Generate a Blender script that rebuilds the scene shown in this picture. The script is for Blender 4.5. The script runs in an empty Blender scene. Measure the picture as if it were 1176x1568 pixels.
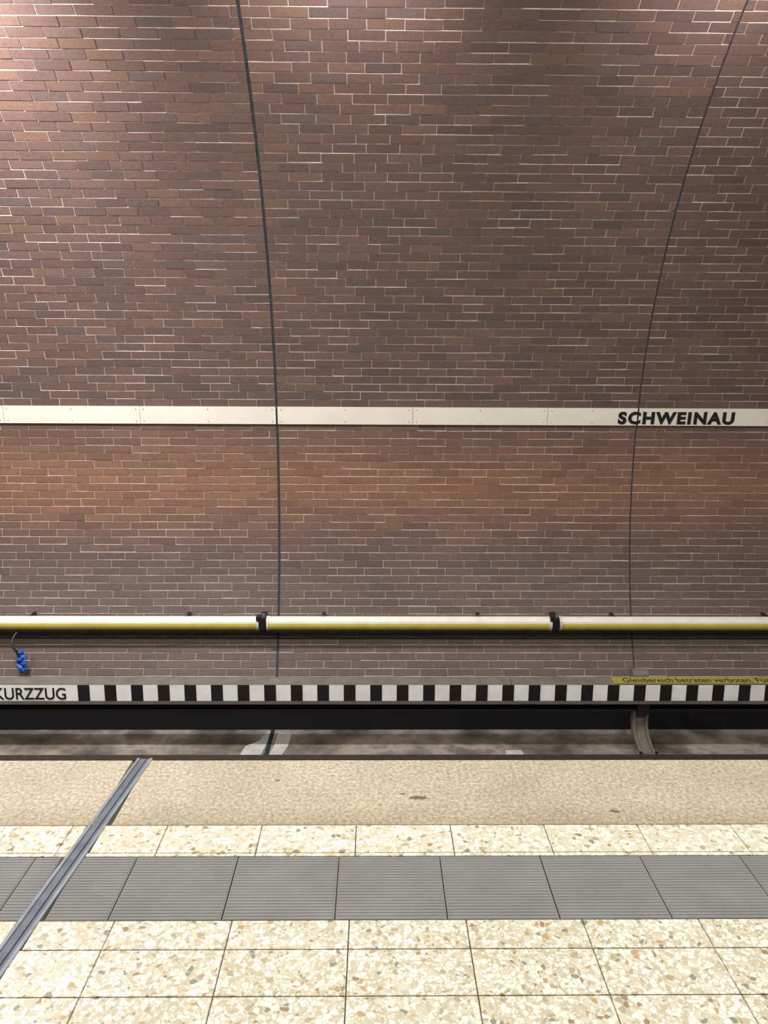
import bpy, math, random
from mathutils import Matrix, Vector
random.seed(7)
scene = bpy.context.scene
scene.view_settings.view_transform = 'Standard'
COL = scene.collection

def lin(c):
    return tuple(((v/255)/12.92 if v/255 <= .04045 else ((v/255+.055)/1.055)**2.4) for v in c)
def rgba(c): return (*lin(c), 1.0)

# ---------------------------------------------------------------- materials
def new_mat(name, col=(128,128,128), rough=.6, metal=0.0, spec=.5):
    m = bpy.data.materials.new(name); m.use_nodes = True
    b = m.node_tree.nodes['Principled BSDF']
    b.inputs['Base Color'].default_value = rgba(col)
    b.inputs['Roughness'].default_value = rough
    b.inputs['Metallic'].default_value = metal
    b.inputs['Specular IOR Level'].default_value = spec
    return m, m.node_tree.nodes, m.node_tree.links, b

def coords(n, l, scale=(1,1,1)):
    tc = n.new('ShaderNodeTexCoord'); mp = n.new('ShaderNodeMapping')
    mp.inputs['Scale'].default_value = scale
    l.new(tc.outputs['Object'], mp.inputs['Vector'])
    return mp.outputs['Vector']

def noise(n, l, vec, scale, detail=4, rough=.6):
    t = n.new('ShaderNodeTexNoise')
    t.inputs['Scale'].default_value = scale; t.inputs['Detail'].default_value = detail
    t.inputs['Roughness'].default_value = rough
    l.new(vec, t.inputs['Vector']); return t.outputs['Fac']

def ramp(n, l, fac, stops, interp='LINEAR'):
    r = n.new('ShaderNodeValToRGB'); r.color_ramp.interpolation = interp
    e = r.color_ramp.elements
    while len(e) < len(stops): e.new(.5)
    for i, (p, c) in enumerate(stops):
        e[i].position = p; e[i].color = rgba(c) if max(c) > 3 else (*c, 1)
    l.new(fac, r.inputs['Fac']); return r.outputs['Color']

def mix(n, l, fac, a, b, mode='MIX'):
    x = n.new('ShaderNodeMix'); x.data_type = 'RGBA'; x.blend_type = mode
    if isinstance(fac, float): x.inputs[0].default_value = fac
    else: l.new(fac, x.inputs[0])
    for s, v in ((6, a), (7, b)):
        if isinstance(v, tuple): x.inputs[s].default_value = rgba(v) if max(v) > 3 else (*v, 1)
        else: l.new(v, x.inputs[s])
    return x.outputs[2]

def bump(n, l, h, bs, strength=.3, dist=.002):
    bp = n.new('ShaderNodeBump'); bp.inputs['Strength'].default_value = strength
    bp.inputs['Distance'].default_value = dist
    l.new(h, bp.inputs['Height']); l.new(bp.outputs['Normal'], bs.inputs['Normal'])

def noisy(name, c1, c2, scale=8, rough=.6, metal=0., bscale=None, bstr=.3, spec=.5, sc=(1,1,1)):
    m, n, l, b = new_mat(name, c1, rough, metal, spec)
    v = coords(n, l, sc)
    l.new(ramp(n, l, noise(n, l, v, scale), [(.3, c1), (.7, c2)]), b.inputs['Base Color'])
    if bscale: bump(n, l, noise(n, l, v, bscale), b, bstr)
    return m

def brick_mat():
    m, n, l, b = new_mat('brick_clay', rough=.5)
    at = n.new('ShaderNodeAttribute'); at.attribute_name = 'Col'
    v = coords(n, l)
    f = ramp(n, l, noise(n, l, v, .9, 5), [(.3, (.90,.90,.91)), (.7, (1.08,1.06,1.04))])
    c = mix(n, l, 1.0, at.outputs['Color'], f, 'MULTIPLY')
    g = ramp(n, l, noise(n, l, v, 55, 5, .7), [(.3, (.78,.78,.78)), (.72, (1.2,1.18,1.15))])
    c = mix(n, l, 1.0, c, g, 'MULTIPLY')
    l.new(c, b.inputs['Base Color'])
    bump(n, l, noise(n, l, v, 90, 4), b, .35, .003)
    return m

def terrazzo(name, cement1, cement2, chips, s1=45, s2=110, gate=.35):
    m, n, l, b = new_mat(name, cement1, .35)
    v = coords(n, l)
    col = ramp(n, l, noise(n, l, v, 90, 3), [(.35, cement1), (.65, cement2)])
    for sc, gt, seed in ((s2, .45, 3.1), (s1, gate, 0)):
        mp = n.new('ShaderNodeMapping'); mp.inputs['Location'].default_value = (seed, seed*2, 0)
        l.new(v, mp.inputs['Vector'])
        # warp for angular chips
        vo = n.new('ShaderNodeTexVoronoi'); vo.inputs['Scale'].default_value = sc
        vo.voronoi_dimensions = '3D'
        ve = n.new('ShaderNodeTexVoronoi'); ve.inputs['Scale'].default_value = sc
        ve.feature = 'DISTANCE_TO_EDGE'
        for q in (vo, ve): l.new(mp.outputs['Vector'], q.inputs['Vector'])
        sep = n.new('ShaderNodeSeparateColor'); l.new(vo.outputs['Color'], sep.inputs['Color'])
        cc = ramp(n, l, sep.outputs[0], chips, 'CONSTANT')
        g = n.new('ShaderNodeMath'); g.operation = 'GREATER_THAN'; g.inputs[1].default_value = gt
        l.new(sep.outputs[1], g.inputs[0])
        e = n.new('ShaderNodeMath'); e.operation = 'GREATER_THAN'; e.inputs[1].default_value = .07
        l.new(ve.outputs['Distance'], e.inputs[0])
        a = n.new('ShaderNodeMath'); a.operation = 'MULTIPLY'
        l.new(g.outputs[0], a.inputs[0]); l.new(e.outputs[0], a.inputs[1])
        col = mix(n, l, a.outputs[0], col, cc)
    d = ramp(n, l, noise(n, l, v, 2.2, 5), [(.3, (.94,.935,.92)), (.7, (1.02,1.02,1.02))])
    col = mix(n, l, 1.0, col, d, 'MULTIPLY')
    l.new(col, b.inputs['Base Color'])
    return m

M_BRICK = brick_mat()
M_MORTAR = noisy('mortar', (146,134,124), (182,170,158), 14, .85, bscale=120, bstr=.4)
CH = [(0,(234,231,216)),(.38,(214,208,186)),(.60,(240,238,226)),(.80,(196,187,160)),(.89,(176,165,138)),(.94,(154,132,106)),(.96,(142,143,128)),(.98,(184,158,116))]
M_TERR = terrazzo('terrazzo_tile', (190,182,157), (207,200,174), CH, 68, 140, .30)
M_TERR2 = terrazzo('terrazzo_border_tile', (200,193,168), (215,209,186), CH, 62, 120, .35)
def edge_mat():
    m, n, l, b = new_mat('edge_slab_concrete', rough=.6)
    v = coords(n, l)
    c = ramp(n, l, noise(n, l, v, 75, 6, .8), [(.34,(132,121,102)),(.5,(180,168,145)),(.64,(214,205,184))])
    d = ramp(n, l, noise(n, l, v, 2.6, 6, .65), [(.3,(.82,.81,.79)),(.62,(1.04,1.04,1.04))])
    c = mix(n, l, 1.0, c, d, 'MULTIPLY')
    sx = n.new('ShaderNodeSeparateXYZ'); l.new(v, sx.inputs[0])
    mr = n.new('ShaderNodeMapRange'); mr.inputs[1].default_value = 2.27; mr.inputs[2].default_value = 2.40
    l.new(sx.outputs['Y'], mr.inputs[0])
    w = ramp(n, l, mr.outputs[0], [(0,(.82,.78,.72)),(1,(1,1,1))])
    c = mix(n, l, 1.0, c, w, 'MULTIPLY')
    l.new(c, b.inputs['Base Color'])
    bump(n, l, noise(n, l, v, 90, 5), b, .4, .003); return m
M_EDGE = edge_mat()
M_TACT = noisy('tactile_grey', (122,121,120), (136,135,134), 5, .7, bscale=150, bstr=.2)
M_GROUT = noisy('grout', (120,108,86), (140,128,104), 20, .9)
M_BAND = noisy('enamel_band', (196,190,174), (206,201,185), 3, .45)
M_BLACK = noisy('black_paint', (14,14,16), (24,24,26), 10, .5)
M_LETTER = noisy('letter_black', (12,14,22), (16,18,28), 10, .4)
M_WHITE = noisy('white_paint', (225,225,222), (242,242,240), 12, .5)
M_BEAM = noisy('beam_grey', (84,80,74), (110,104,96), 9, .6)
M_DARK = noisy('near_black_matte', (9,8,8), (18,16,15), 6, .9)  # near-black, for the wall base and conductor rail
M_STEEL = noisy('steel', (120,126,134), (150,154,162), 14, .5, .2, sc=(1,1,1))
M_STEELD = noisy('steel_dark', (92,98,108), (114,120,128), 14, .6, .2)
M_RUST = noisy('rust_rail', (44,36,30), (62,50,42), 20, .7, .3)
M_YEL = noisy('yellow_plastic', (188,174,76), (204,190,90), 10, .35)
M_RING_HILITE = noisy('white_ring_and_highlight', (203,198,182), (216,211,196), 10, .3)
M_OLIVE = noisy('notice_yellow', (128,118,48), (146,134,58), 14, .6)
M_BLUE = noisy('blue_plastic', (34,84,160), (50,104,190), 20, .4)
M_CEIL = noisy('ceiling_plaster', (130,122,116), (150,142,134), 2, .9)
M_GAP = noisy('joint_sealant', (24,27,32), (38,42,48), 30, .6)
M_STAIN = noisy('dried_dirt', (96,86,68), (120,108,88), 60, .8)
def bed_mat():
    m, n, l, b = new_mat('trackbed_concrete', rough=.75)
    v = coords(n, l)
    c = ramp(n, l, noise(n, l, v, 1.9, 7, .6), [(.36,(66,60,53)),(.47,(106,98,86)),(.56,(142,134,120)),(.64,(102,94,82)),(.74,(76,70,61))])
    g = ramp(n, l, noise(n, l, v, 60, 4, .7), [(.3,(.85,.85,.85)),(.7,(1.08,1.08,1.08))])
    c = mix(n, l, 1.0, c, g, 'MULTIPLY'); l.new(c, b.inputs['Base Color'])
    bump(n, l, noise(n, l, v, 40, 5), b, .3, .003); return m
M_BED = bed_mat()
M_PATCH = noisy('repair_mortar', (150,150,144), (178,178,172), 12, .8)
def emis(name, c, s):
    m, n, l, b = new_mat(name, c)
    b.inputs['Emission Color'].default_value = rgba(c); b.inputs['Emission Strength'].default_value = s
    return m
M_LAMP = emis('lamp_diffuser', (255,250,240), 4)

# ---------------------------------------------------------------- helpers
def mesh_obj(name, verts, faces, mats, midx=None, parent=None, smooth=False):
    me = bpy.data.meshes.new(name); me.from_pydata(verts, [], faces); me.update()
    for m in mats: me.materials.append(m)
    if midx:
        for p, i in zip(me.polygons, midx): p.material_index = i
    if smooth:
        for p in me.polygons: p.use_smooth = True
    o = bpy.data.objects.new(name, me); COL.objects.link(o)
    if parent: o.parent = parent
    return o
class MB:
    def __init__(s): s.v=[]; s.f=[]; s.m=[]
    def box(s, x0,x1,y0,y1,z0,z1, m=0, bev=0):
        i=len(s.v)
        b=bev
        if b:
            s.v += [(x0,y0,z0),(x1,y0,z0),(x1,y1,z0),(x0,y1,z0),
                    (x0,y0,z1-b),(x1,y0,z1-b),(x1,y1,z1-b),(x0,y1,z1-b),
                    (x0+b,y0+b,z1),(x1-b,y0+b,z1),(x1-b,y1-b,z1),(x0+b,y1-b,z1)]
            f=[(0,3,2,1),(8,9,10,11)]
            for a in (0,4):
                for k in range(4):
                    f.append((a+k,a+(k+1)%4,a+4+(k+1)%4,a+4+k))
        else:
            s.v += [(x0,y0,z0),(x1,y0,z0),(x1,y1,z0),(x0,y1,z0),(x0,y0,z1),(x1,y0,z1),(x1,y1,z1),(x0,y1,z1)]
            f=[(0,3,2,1),(4,5,6,7),(0,1,5,4),(1,2,6,5),(2,3,7,6),(3,0,4,7)]
        s.f += [tuple(i+q for q in t) for t in f]; s.m += [m]*len(f)
    def prof(s, pts, x0, x1, mats=None, m=0):
        """extrude closed (y,z) profile along x; mats: material per side"""
        i=len(s.v); n=len(pts)
        s.v += [(x0,y,z) for y,z in pts]+[(x1,y,z) for y,z in pts]
        for k in range(n):
            s.f.append((i+k, i+(k+1)%n, i+n+(k+1)%n, i+n+k)); s.m.append(mats[k] if mats else m)
        s.f.append(tuple(i+k for k in reversed(range(n)))); s.f.append(tuple(i+n+k for k in range(n)))
        s.m += [m,m]
    def cyl(s, p0, p1, r, seg=12, m=0):
        p0=Vector(p0); p1=Vector(p1); d=(p1-p0).normalized()
        a=d.orthogonal().normalized(); b=d.cross(a); i=len(s.v)
        for p in (p0,p1):
            for k in range(seg):
                t=2*math.pi*k/seg; s.v.append(tuple(p+a*r*math.cos(t)+b*r*math.sin(t)))
        for k in range(seg):
            s.f.append((i+k,i+(k+1)%seg,i+seg+(k+1)%seg,i+seg+k)); s.m.append(m)
        s.f.append(tuple(i+k for k in reversed(range(seg)))); s.f.append(tuple(i+seg+k for k in range(seg))); s.m+=[m,m]
    def obj(s, name, mats, parent=None): return mesh_obj(name, s.v, s.f, mats, s.m, parent)
def empty(name, loc=(0,0,0)):
    e = bpy.data.objects.new(name, None); COL.objects.link(e); e.location = loc; e.empty_display_size=.1
    return e

# ---------------------------------------------------------------- tunnel wall
CY, CZ, R = 2.65, .60, 3.80
X0, PW, XP = -0.815, 3.0, (-3, 4)      # panel joints at X0 + k*PW
XL, XR = X0+XP[0]*PW, X0+XP[1]*PW
COURSE, BL, MJ, HJ = .0650, 3.0/13, .0088, .0046
def arc(t, off=0): return (CY+(R-off)*math.cos(t), CZ+(R-off)*math.sin(t))
T0 = -math.asin((CZ+1.16)/R); T1 = math.radians(74)
dT = COURSE/R; NR = int((T1-T0)/dT)
JWD = lambda k: .0095 if k==0 else .005   # half width of the panel joint left of panel k
V=[];F=[];C=[];MI=[]
# mortar skin
for k in range(NR+1):
    y,z = arc(T0+k*dT); V += [(XL,y,z),(XR,y,z)]
for k in range(NR):
    F.append((2*k,2*k+2,2*k+3,2*k+1)); C.append((.5,.5,.5)); MI.append(1)
off = 0.0
for k in range(NR):
    t_lo, t_hi = T0+k*dT+MJ/2/R, T0+(k+1)*dT-MJ/2/R
    zmid = CZ+R*math.sin((t_lo+t_hi)/2)
    off = (off + random.choice((.30,.36,.5,.64)))%1
    for p in range(*XP):
        xa, xb = X0+p*PW+JWD(p), X0+(p+1)*PW-JWD(p+1)
        cuts = []
        x = xa - BL*off
        while x < xb:
            if xa+.045 < x < xb-.045: cuts.append(x)
            x += BL
        cuts = [xa-HJ/2] + cuts + [xb+HJ/2]
        for a, b in zip(cuts[:-1], cuts[1:]):
            a += HJ/2; b -= HJ/2
            ta = t_lo + random.uniform(-.0017,.0017)/R; tb = t_hi + random.uniform(-.0017,.0017)/R
            pr = .0040+random.uniform(-.0018,.0022); tl = random.uniform(-.0008,.0008)
            i=len(V)
            for o in (0, 1):
                for (xx,tt,s) in ((a,ta,-1),(b,ta,1),(b,tb,1),(a,tb,-1)):
                    y,z = arc(tt, (pr+tl*s) if o else -.004)
                    V.append((xx + (0 if not o else -s*.0008), y, z))
            F += [(i+4,i+7,i+6,i+5),(i,i+4,i+5,i+1),(i+1,i+5,i+6,i+2),(i+2,i+6,i+7,i+3),(i+3,i+7,i+4,i)]
            r = random.random()
            base = Vector(lin((86,68,61)))
            if r<.2: base = Vector(lin((81,65,60)))
            elif r<.38: base = Vector(lin((91,71,61)))
            elif r<.45: base = Vector(lin((80,67,63)))
            # orange-brown tinge and painted lamp light below the name band, brake dust at the bottom
            w = max(0, 1-abs(zmid-.45)/.65)
            base = base.lerp(Vector(lin((140,97,67))), .52*w)
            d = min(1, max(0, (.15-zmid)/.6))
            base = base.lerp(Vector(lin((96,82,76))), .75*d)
            base *= random.uniform(.89,1.11)
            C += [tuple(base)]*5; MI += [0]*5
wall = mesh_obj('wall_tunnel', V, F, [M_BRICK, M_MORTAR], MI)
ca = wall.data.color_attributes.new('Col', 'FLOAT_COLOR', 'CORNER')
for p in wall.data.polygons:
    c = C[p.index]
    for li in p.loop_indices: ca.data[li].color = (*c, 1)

# expansion joints in the wall (dark sealant strips)
for i,k in enumerate(range(XP[0]+1, XP[1])):
    x = X0+k*PW; wd = JWD(k)+.0005
    pts=[];n=60
    mb=MB()
    v=[];f=[]
    for q in range(n+1):
        t=T0+(T1-T0)*q/n
        for xx,o in ((x-wd,-.002),(x-wd,.003),(x+wd,.003),(x+wd,-.002)):
            y,z=arc(t,o); v.append((xx,y,z))
    for q in range(n):
        for s in range(3): f.append((4*q+s,4*q+4+s,4*q+5+s,4*q+s+1))
    mesh_obj('trim_%d'%(i+1), v, f, [M_GAP])

# ceiling: plastered vault crown then flat soffit
v=[];f=[];n=12
prof=[arc(T0+NR*dT + (math.pi/2-T0-NR*dT)*q/n) for q in range(n+1)]+[(-2.2,CZ+R)]
prof+=[(-2.2,CZ+R+.15),(CY+.3,CZ+R+.15),(CY+1.6,CZ+R-.05)]
mb=MB(); mb.prof(prof, XL, XR); mb.obj('ceiling',[M_CEIL])

# base plinth behind third rail
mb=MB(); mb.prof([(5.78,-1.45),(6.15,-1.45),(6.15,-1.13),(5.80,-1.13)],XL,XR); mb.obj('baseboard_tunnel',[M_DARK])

# ---------------------------------------------------------------- name band
band = empty('station_name_band')
mb=MB(); L=1.12
tb0=math.asin((.968-CZ)/R); tb1=math.asin((1.112-CZ)/R)
xs=[]
for p in range(*XP):
    a=X0+p*PW+.006; e=X0+(p+1)*PW-.006
    if p<0:
        cuts=[e, e-L, e-2*L, a]; cuts=cuts[::-1]
    else: cuts=[a, a+L, a+2*L, e]
    for q in range(3): xs.append((cuts[q]+.0015, cuts[q+1]-.0015))
for a,b in xs:
    P=[arc(tb0,.010),arc(tb0,.020),arc(tb1,.020),arc(tb1,.010)]
    mb.prof(P,a,b)
    for tx in (a+.03,b-.03,(a+b)/2):
        for tt in (tb0+.006,tb1-.006):
            p0=arc(tt,.018);p1=arc(tt,.0225)
            mb.cyl((tx,*p0),(tx,*p1),.004,8,1)
mb.obj('plates',[M_BAND,M_STEELD],band)

def text_obj(name, body, size, width, loc, rot, mat, offset=0, extrude=.001, parent=None, height=None, space=1.0):
    cu=bpy.data.curves.new(name,'FONT'); cu.body=body; cu.size=1; cu.extrude=.01; cu.offset=offset; cu.space_character=space
    o=bpy.data.objects.new(name,cu); COL.objects.link(o)
    bpy.context.view_layer.update()
    dg=bpy.context.evaluated_depsgraph_get()
    me=bpy.data.meshes.new_from_object(o.evaluated_get(dg))
    bpy.data.objects.remove(o)
    xsv=[v.co.x for v in me.vertices]; ysv=[v.co.y for v in me.vertices]
    x0,x1,y0,y1=min(xsv),max(xsv),min(ysv),max(ysv)
    for v in me.vertices:
        v.co.x=(v.co.x-x0)/(x1-x0)*width; v.co.y=(v.co.y-y0)/(y1-y0)*height; v.co.z=v.co.z/.01*extrude
    me.materials.append(mat)
    o=bpy.data.objects.new(name,me); COL.objects.link(o); o.location=loc; o.rotation_euler=rot
    if parent: o.parent=parent
    return o
tm=math.asin((1.04-CZ)/R)
yb,zb=arc(math.asin((.979-CZ)/R),.0215)
text_obj('lettering','SCHWEINAU',.1,.972,(2.02,yb,zb),(math.pi/2+tm,0,0),M_LETTER,.050,.0012,band,.106,1.20)

# ---------------------------------------------------------------- platform
mb=MB(); mb.box(XL,XR,-2.2,2.69,-1.45,-.015); mb.obj('floor',[M_GROUT])
JX=lambda y: -.875-.07*(2.70-y)     # steel expansion joint centre line
JW=.030
def tiles(name, y0, y1, px, pitch, mat, gap=.003, ridge=False, z1=0.0, mats=None):
    mb=MB()
    k0=int((XL-px)/pitch); k1=int((XR-px)/pitch)
    for k in range(k0,k1):
        a=px+k*pitch+gap/2; b=a+pitch-gap
        jl,jr=JX((y0+y1)/2)-JW,JX((y0+y1)/2)+JW
        segs=[(a,b)]
        if a<jr and b>jl:
            segs=[]
            if jl-a>.01: segs.append((a,jl))
            if b-jr>.01: segs.append((jr,b))
        for (c,d) in segs:
            if ridge:
                mb.box(c,d,y0+gap/2,y1-gap/2,-.015,-.0018)
                n=22; w=(y1-y0-gap)/n
                for q in range(n):
                    ya=y0+gap/2+q*w+w*.12
                    mb.box(c+.003,d-.003,ya,ya+w*.76,-.005,z1,bev=.001)
            else:
                mb.box(c,d,y0+gap/2,y1-gap/2,-.015,z1,bev=.0012)
    return mb.obj(name,[mat])
# field tiles
mb_rows=[1.842-.106]
tl=empty('terrazzo_paving')
y=1.842
tiles('tile_row_cut',1.736,1.842,-.067,.3185,M_TERR).parent=tl
yy=1.736;i=0
while yy>-2.0:
    tiles('tile_row_%02d'%i,yy-.15,yy,-.067,.3185,M_TERR).parent=tl; yy-=.15;i+=1
tp=empty('tactile_paving_strip')
tiles('ribbed_slabs',1.842,2.116,-.107,.309,M_TACT,.004,True).parent=tp
bt=empty('border_tile_row')
tiles('border_tiles',2.134,2.278,-.0585,.308,M_TERR2,.003).parent=bt
tiles('border_sliver',2.116,2.134,-.0585,.308,M_TERR2,.003).parent=bt
# edge slab
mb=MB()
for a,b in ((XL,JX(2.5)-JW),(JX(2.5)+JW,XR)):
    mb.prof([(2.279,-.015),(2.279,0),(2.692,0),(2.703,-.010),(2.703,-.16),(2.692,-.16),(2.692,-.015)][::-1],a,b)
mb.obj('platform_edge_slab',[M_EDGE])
# dried dirt spots on the slab
V=[];F=[]
for (sx,sy,ra,rb) in ((.16,2.435,.038,.014),(.816,2.352,.018,.010),(.10,2.46,.012,.006),(1.55,2.40,.014,.008),(-.35,2.55,.010,.006)):
    i=len(V); n=18
    V.append((sx,sy,.0008))
    for q in range(n):
        t=2*math.pi*q/n; k=random.uniform(.6,1.15)
        V.append((sx+ra*k*math.cos(t),sy+rb*k*math.sin(t),.0003))
    F+=[(i,i+1+q,i+1+(q+1)%n) for q in range(n)]
mesh_obj('dirt_spots',V,F,[M_STAIN])
# expansion joint profile
mb=MB()
def skew(y0,y1,dx0,dx1,z0,z1,m):
    i=len(mb.v)
    for z in (z0,z1):
        for yv,dx in ((y0,dx0),(y0,dx1),(y1,dx1),(y1,dx0)): mb.v.append((JX(yv)+dx,yv,z))
    for t in [(0,3,2,1),(4,5,6,7),(0,1,5,4),(1,2,6,5),(2,3,7,6),(3,0,4,7)]:
        mb.f.append(tuple(i+q for q in t)); mb.m.append(m)
skew(-1.5,2.706,-.029,-.019,-.014,.003,0)
skew(-1.5,2.706,.019,.029,-.014,.003,0)
skew(-1.5,2.706,-.019,.004,-.014,-.001,1)
skew(-1.5,2.706,.004,.008,-.014,-.004,2)
skew(-1.5,2.706,.008,.019,-.014,-.001,1)
mb.obj('expansion_joint_profile',[M_STEEL,M_STEELD,M_GAP])

# ---------------------------------------------------------------- track bed
mb=MB(); mb.box(XL,XR,2.69,6.3,-1.75,-1.45); mb.obj('floor_trackbed',[M_BED])
def patch(name, pts, mat, z=-1.446):
    n=len(pts); v=[(x,y,-1.450) for x,y in pts]+[(x,y,z) for x,y in pts]
    f=[tuple(range(n,2*n))]+[(k,(k+1)%n,n+(k+1)%n,n+k) for k in range(n)]
    return v,f
PT=[[(-1.02,5.36),(-.86,5.36),(-.84,5.55),(-.80,5.74),(-.86,5.74),(-.90,5.6),(-1.0,5.5)],
    [(-.80,5.36),(-.70,5.37),(-.67,5.5),(-.66,5.70),(-.77,5.73),(-.78,5.5)],
    [(1.00,5.36),(1.14,5.36),(1.13,5.44),(1.01,5.44)]]
V=[];F=[]
for pp in PT:
    v,f=patch('',pp,M_PATCH); i=len(V); V+=v; F+=[tuple(i+q for q in t) for t in f]
mesh_obj('concrete_repair_patch',V,F,[M_PATCH])
mb=MB(); mb.box(-.835,-.805,5.14,5.78,-1.450,-1.4445); mb.obj('trackbed_joint',[M_GAP])

def rail(name, yc, zb):
    mb=MB(); P=[(-.07,0),(.07,0),(.07,.012),(.012,.03),(.012,.115),(.036,.13),(.036,.165),(-.036,.165),(-.036,.13),(-.012,.115),(-.012,.03),(-.07,.012)]
    mb.prof([(yc+a,zb+b*.97) for a,b in P],XL,XR); return mb.obj(name,[M_RUST])
rail('running_rail',5.05,-1.45); rail('running_rail',3.615,-1.45)

# ---------------------------------------------------------------- third rail with protective cover
tr = empty('third_rail_cover')
mb=MB()
for a,b in ((XL,1.038),(1.042,XR)):
    mb.prof([(5.45,-1.045),(5.45,-.917),(5.455,-.908),(5.555,-.898),(5.565,-.905),(5.565,-1.03),(5.55,-1.03),(5.55,-.93),(5.465,-.935),(5.465,-1.045)],a,b,
            mats=[0,1,1,1,1,1,1,1,1,1], m=1)
mb.prof([(5.446,-1.072),(5.446,-1.047),(5.475,-1.047),(5.475,-1.072)],XL,XR,m=1)
mb.obj('cover_board',[M_WHITE,M_BEAM],tr)
mb=MB(); x=-2.236
while x<XR-.1:
    mb.box(x,x+.088,5.448,5.452,-1.047,-.917); x+=.2004
mb.obj('black_checks',[M_BLACK],tr)
# conductor rail beneath
mb=MB(); mb.prof([(5.49,-1.06),(5.54,-1.06),(5.54,-1.075),(5.52,-1.08),(5.52,-1.13),(5.545,-1.14),(5.545,-1.155),(5.485,-1.155),(5.485,-1.14),(5.505,-1.13),(5.505,-1.08),(5.49,-1.075)],XL,XR)
mb.obj('conductor_rail',[M_DARK],tr)
text_obj('short_train_lettering','KURZZUG',.1,.535,(-2.862,5.4485,-1.034),(math.pi/2,0,0),M_BLACK,.008,.001,tr,.095)
# notice strip on the cover top
mb=MB(); mb.prof([(5.452,-.9095),(5.45,-.9060),(5.552,-.8955),(5.555,-.899)],1.82,4.9); mb.obj('warning_strip',[M_OLIVE],tr)
text_obj('warning_lettering','Gleisbereich betreten verboten. Für Hilfe Notruf benutzen.',.05,1.85,(1.90,5.468,-.9035),(math.atan2(.0105,.102),0,0),M_BLACK,0,.0006,tr,.07)
# small hump behind the cover
mb=MB(); pts=[]
hp=[(5.60+.05*math.cos(math.pi*q/8), -.90+.045*math.sin(math.pi*q/8)) for q in range(9)]
mb.prof([(5.56,-.93)]+[(5.61-.05*math.cos(math.pi*q/8),-.905+.05*math.sin(math.pi*q/8)) for q in range(9)]+[(5.66,-.93)],2.00,2.12)
mb.obj('bracket_cap',[M_BEAM],tr)
# supports
def support(xc):
    e=[]; mb=MB()
    mb.box(xc-.045,xc+.045,5.46,5.56,-1.16,-1.06,1)
    # curved strap
    n=14; path=[]
    for q in range(n+1):
        t=q/n
        yv=5.50+.02*math.sin(t*math.pi)-.12*t**2.2; zv=-1.14-.305*t
        xv=xc-.01+.10*max(0,t-.45)**1.6
        path.append((xv,yv,zv))
    i0=len(mb.v)
    for (xv,yv,zv) in path:
        for dx,dy in ((-.042,-.01),(.042,-.01),(.042,.012),(-.042,.012)): mb.v.append((xv+dx,yv+dy,zv))
    for q in range(n):
        for s in range(4): mb.f.append((i0+4*q+s,i0+4*q+(s+1)%4,i0+4*q+4+(s+1)%4,i0+4*q+4+s)); mb.m.append(0)
    # ribs on edges
    for dx in (-.05,.05):
        i1=len(mb.v)
        for (xv,yv,zv) in path:
            for ddx,dy in ((-.009,-.03),(.009,-.03),(.009,.03),(-.009,.03)): mb.v.append((xv+dx+ddx,yv+dy,zv))
        for q in range(n):
            for s in range(4): mb.f.append((i1+4*q+s,i1+4*q+(s+1)%4,i1+4*q+4+(s+1)%4,i1+4*q+4+s)); mb.m.append(0)
    xe=path[-1][0]
    mb.box(xe-.09,xe+.09,5.33,5.44,-1.452,-1.435,0)
    mb.cyl((xe-.06,5.36,-1.44),(xe-.06,5.36,-1.42),.012,6,1); mb.cyl((xe+.06,5.36,-1.44),(xe+.06,5.36,-1.42),.012,6,1)
    return mb.obj('rail_support_bracket',[M_BEAM,M_BLACK],tr)
for xc in (2.06,2.06+5.4,2.06-5.4): support(xc)

# ---------------------------------------------------------------- yellow conduit along the wall, top highlight painted white
cd = empty('yellow_wall_conduit')
TC=(6.12,-.665); r=.060
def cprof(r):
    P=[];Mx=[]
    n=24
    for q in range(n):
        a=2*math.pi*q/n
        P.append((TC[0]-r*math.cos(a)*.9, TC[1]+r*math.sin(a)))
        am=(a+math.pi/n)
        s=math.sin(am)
        Mx.append(0 if s>.36 else (1 if s>-.80 else 2))  # white top arc paints in the gloss highlight; yellow sides, black underside
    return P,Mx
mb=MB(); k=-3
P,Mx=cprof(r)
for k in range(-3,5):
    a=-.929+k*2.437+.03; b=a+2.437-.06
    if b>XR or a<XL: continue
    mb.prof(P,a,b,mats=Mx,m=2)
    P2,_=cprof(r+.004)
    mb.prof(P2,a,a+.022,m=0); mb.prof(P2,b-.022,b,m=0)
mb.obj('conduit_sections',[M_RING_HILITE,M_YEL,M_BLACK],cd)
mb=MB()
for k in range(-3,5):
    xj=-.929+k*2.437
    if xj<XL or xj>XR: continue
    mb.cyl((xj-.045,*TC),(xj+.045,*TC),.034,14,0)
    mb.box(xj-.022,xj+.022,6.05,6.235,-.70,-.60,0)
    mb.box(xj-.05,xj-.012,6.06,6.13,-.625,-.592,0)
    mb.cyl((xj+.01,6.09,-.60),(xj+.01,6.09,-.575),.014,8,1)
    for dx in (.5,1.8):
        if xj+dx<XR: 
            mb.box(xj+dx-.012,xj+dx+.012,6.12,6.24,-.618,-.606,0)
            mb.cyl((xj+dx,6.125,-.61),(xj+dx,6.125,-.598),.007,8,1)
# black carrier channel beneath
mb.prof([(6.075,-.728),(6.075,-.712),(6.225,-.712),(6.225,-.728)],XL,XR,m=0)
mb.obj('couplings',[M_BLACK,M_STEELD],cd)

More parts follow.
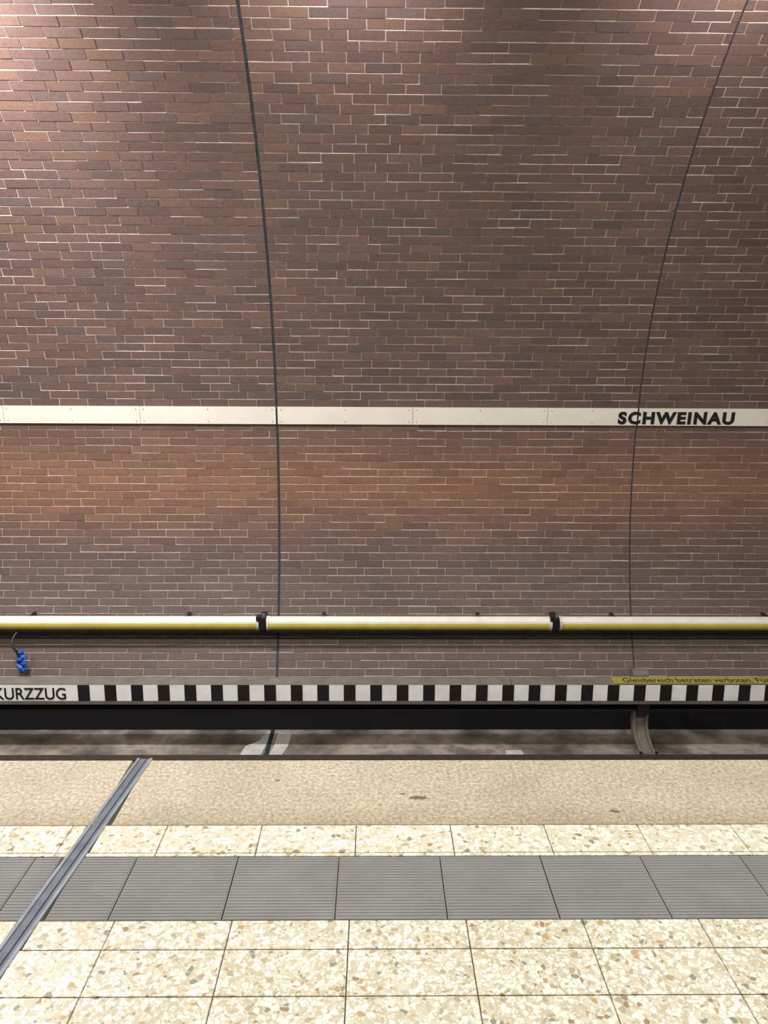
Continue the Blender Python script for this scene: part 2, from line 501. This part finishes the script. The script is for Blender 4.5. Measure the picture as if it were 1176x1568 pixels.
# ---------------------------------------------------------------- cable with blue plug cluster
cb = empty('hanging_cable_with_blue_plugs')
def tube(name, pts, rad, mat, parent):
    cu=bpy.data.curves.new(name,'CURVE'); cu.dimensions='3D'; cu.bevel_depth=rad; cu.bevel_resolution=3
    sp=cu.splines.new('BEZIER'); sp.bezier_points.add(len(pts)-1)
    for b,p in zip(sp.bezier_points,pts):
        b.co=p; b.handle_left_type=b.handle_right_type='AUTO'
    cu.materials.append(mat); o=bpy.data.objects.new(name,cu); COL.objects.link(o); o.parent=parent; return o
tube('cable',[(-2.95,6.10,-.72),(-2.975,6.04,-.77),(-2.965,6.0,-.82),(-2.93,6.0,-.88),(-2.93,6.03,-.95),(-2.90,6.03,-1.04)],.010,M_BLACK,cb)
mb=MB()
for (dx,dz,tx) in ((0.01,-.88,.012),(.03,-.912,-.01),(.002,-.945,.014),(.03,-.975,.004),(.0,-1.005,-.012),(.02,-1.035,.01)):
    x=-2.925+dx
    mb.cyl((x-.020,6.02,dz-tx),(x+.020,6.0,dz+tx),.020,12,0)
    mb.cyl((x+.020,6.0,dz+tx),(x+.032,5.995,dz+tx*1.5),.011,10,0)
mb.obj('plugs',[M_BLUE],cb)

# ---------------------------------------------------------------- luminaires
def luminaire(x, y, z, tilt, power, ln=1.5, col=(1,.968,.905)):
    e=empty('ceiling_luminaire',(x,y,z)); e.rotation_euler=(tilt,0,0)
    mb=MB(); mb.prof([(-.11,.0),(.11,.0),(.09,.08),(-.09,.08)][::-1],-ln/2,ln/2)
    zc = 4.4 if y<CY else CZ+math.sqrt(R*R-(y-CY)**2)
    for dx in (-ln/3,ln/3): mb.cyl((dx,0,.07),(dx,0,max(.12,(zc-z)-.09)),.012,8)
    mb.obj('housing',[M_STEELD],e)
    mb=MB(); mb.box(-ln/2+.02,ln/2-.02,-.09,.09,-.004,.002); mb.obj('diffuser',[M_LAMP],e)
    L=bpy.data.lights.new('lamp','AREA'); L.shape='RECTANGLE'; L.size=ln-.05; L.size_y=.18; L.energy=power
    L.color=col
    o=bpy.data.objects.new('lamp',L); COL.objects.link(o); o.parent=e; o.location=(0,0,-.01)
for x in (-6.2,-4.1,-2.0,.1,2.2,4.3,6.4):
    luminaire(x,1.7,3.75,0,52)
for x,p in ((-5.4,60),(-2.75,250),(-.2,50),(2.1,40),(4.6,12)):  # unseen wash lamps added by the vault, left one boosted for a hotspot
    luminaire(x,4.35,3.62,math.radians(38),p,1.0,(1,.96,1.0))

w=bpy.data.worlds.new('World'); scene.world=w; w.use_nodes=True
bg=w.node_tree.nodes['Background']; bg.inputs[0].default_value=(.95,.92,.88,1); bg.inputs[1].default_value=.28

# ---------------------------------------------------------------- camera
cam=bpy.data.cameras.new('camera'); co=bpy.data.objects.new('camera',cam); COL.objects.link(co)
cam.sensor_fit='HORIZONTAL'; cam.sensor_width=36; cam.lens=36.06; cam.clip_start=.05
p=math.radians(11.24); psi=.012; rho=.005
f=Vector((math.sin(psi)*math.cos(p),math.cos(psi)*math.cos(p),-math.sin(p)))
r_=Vector((math.cos(psi),-math.sin(psi),0)); u=r_.cross(f)
r2=r_*math.cos(rho)+u*math.sin(rho); u2=u*math.cos(rho)-r_*math.sin(rho)
M=Matrix((( r2.x,u2.x,-f.x,0),(r2.y,u2.y,-f.y,0),(r2.z,u2.z,-f.z,1.5),(0,0,0,1)))
co.matrix_world=M
scene.camera=co
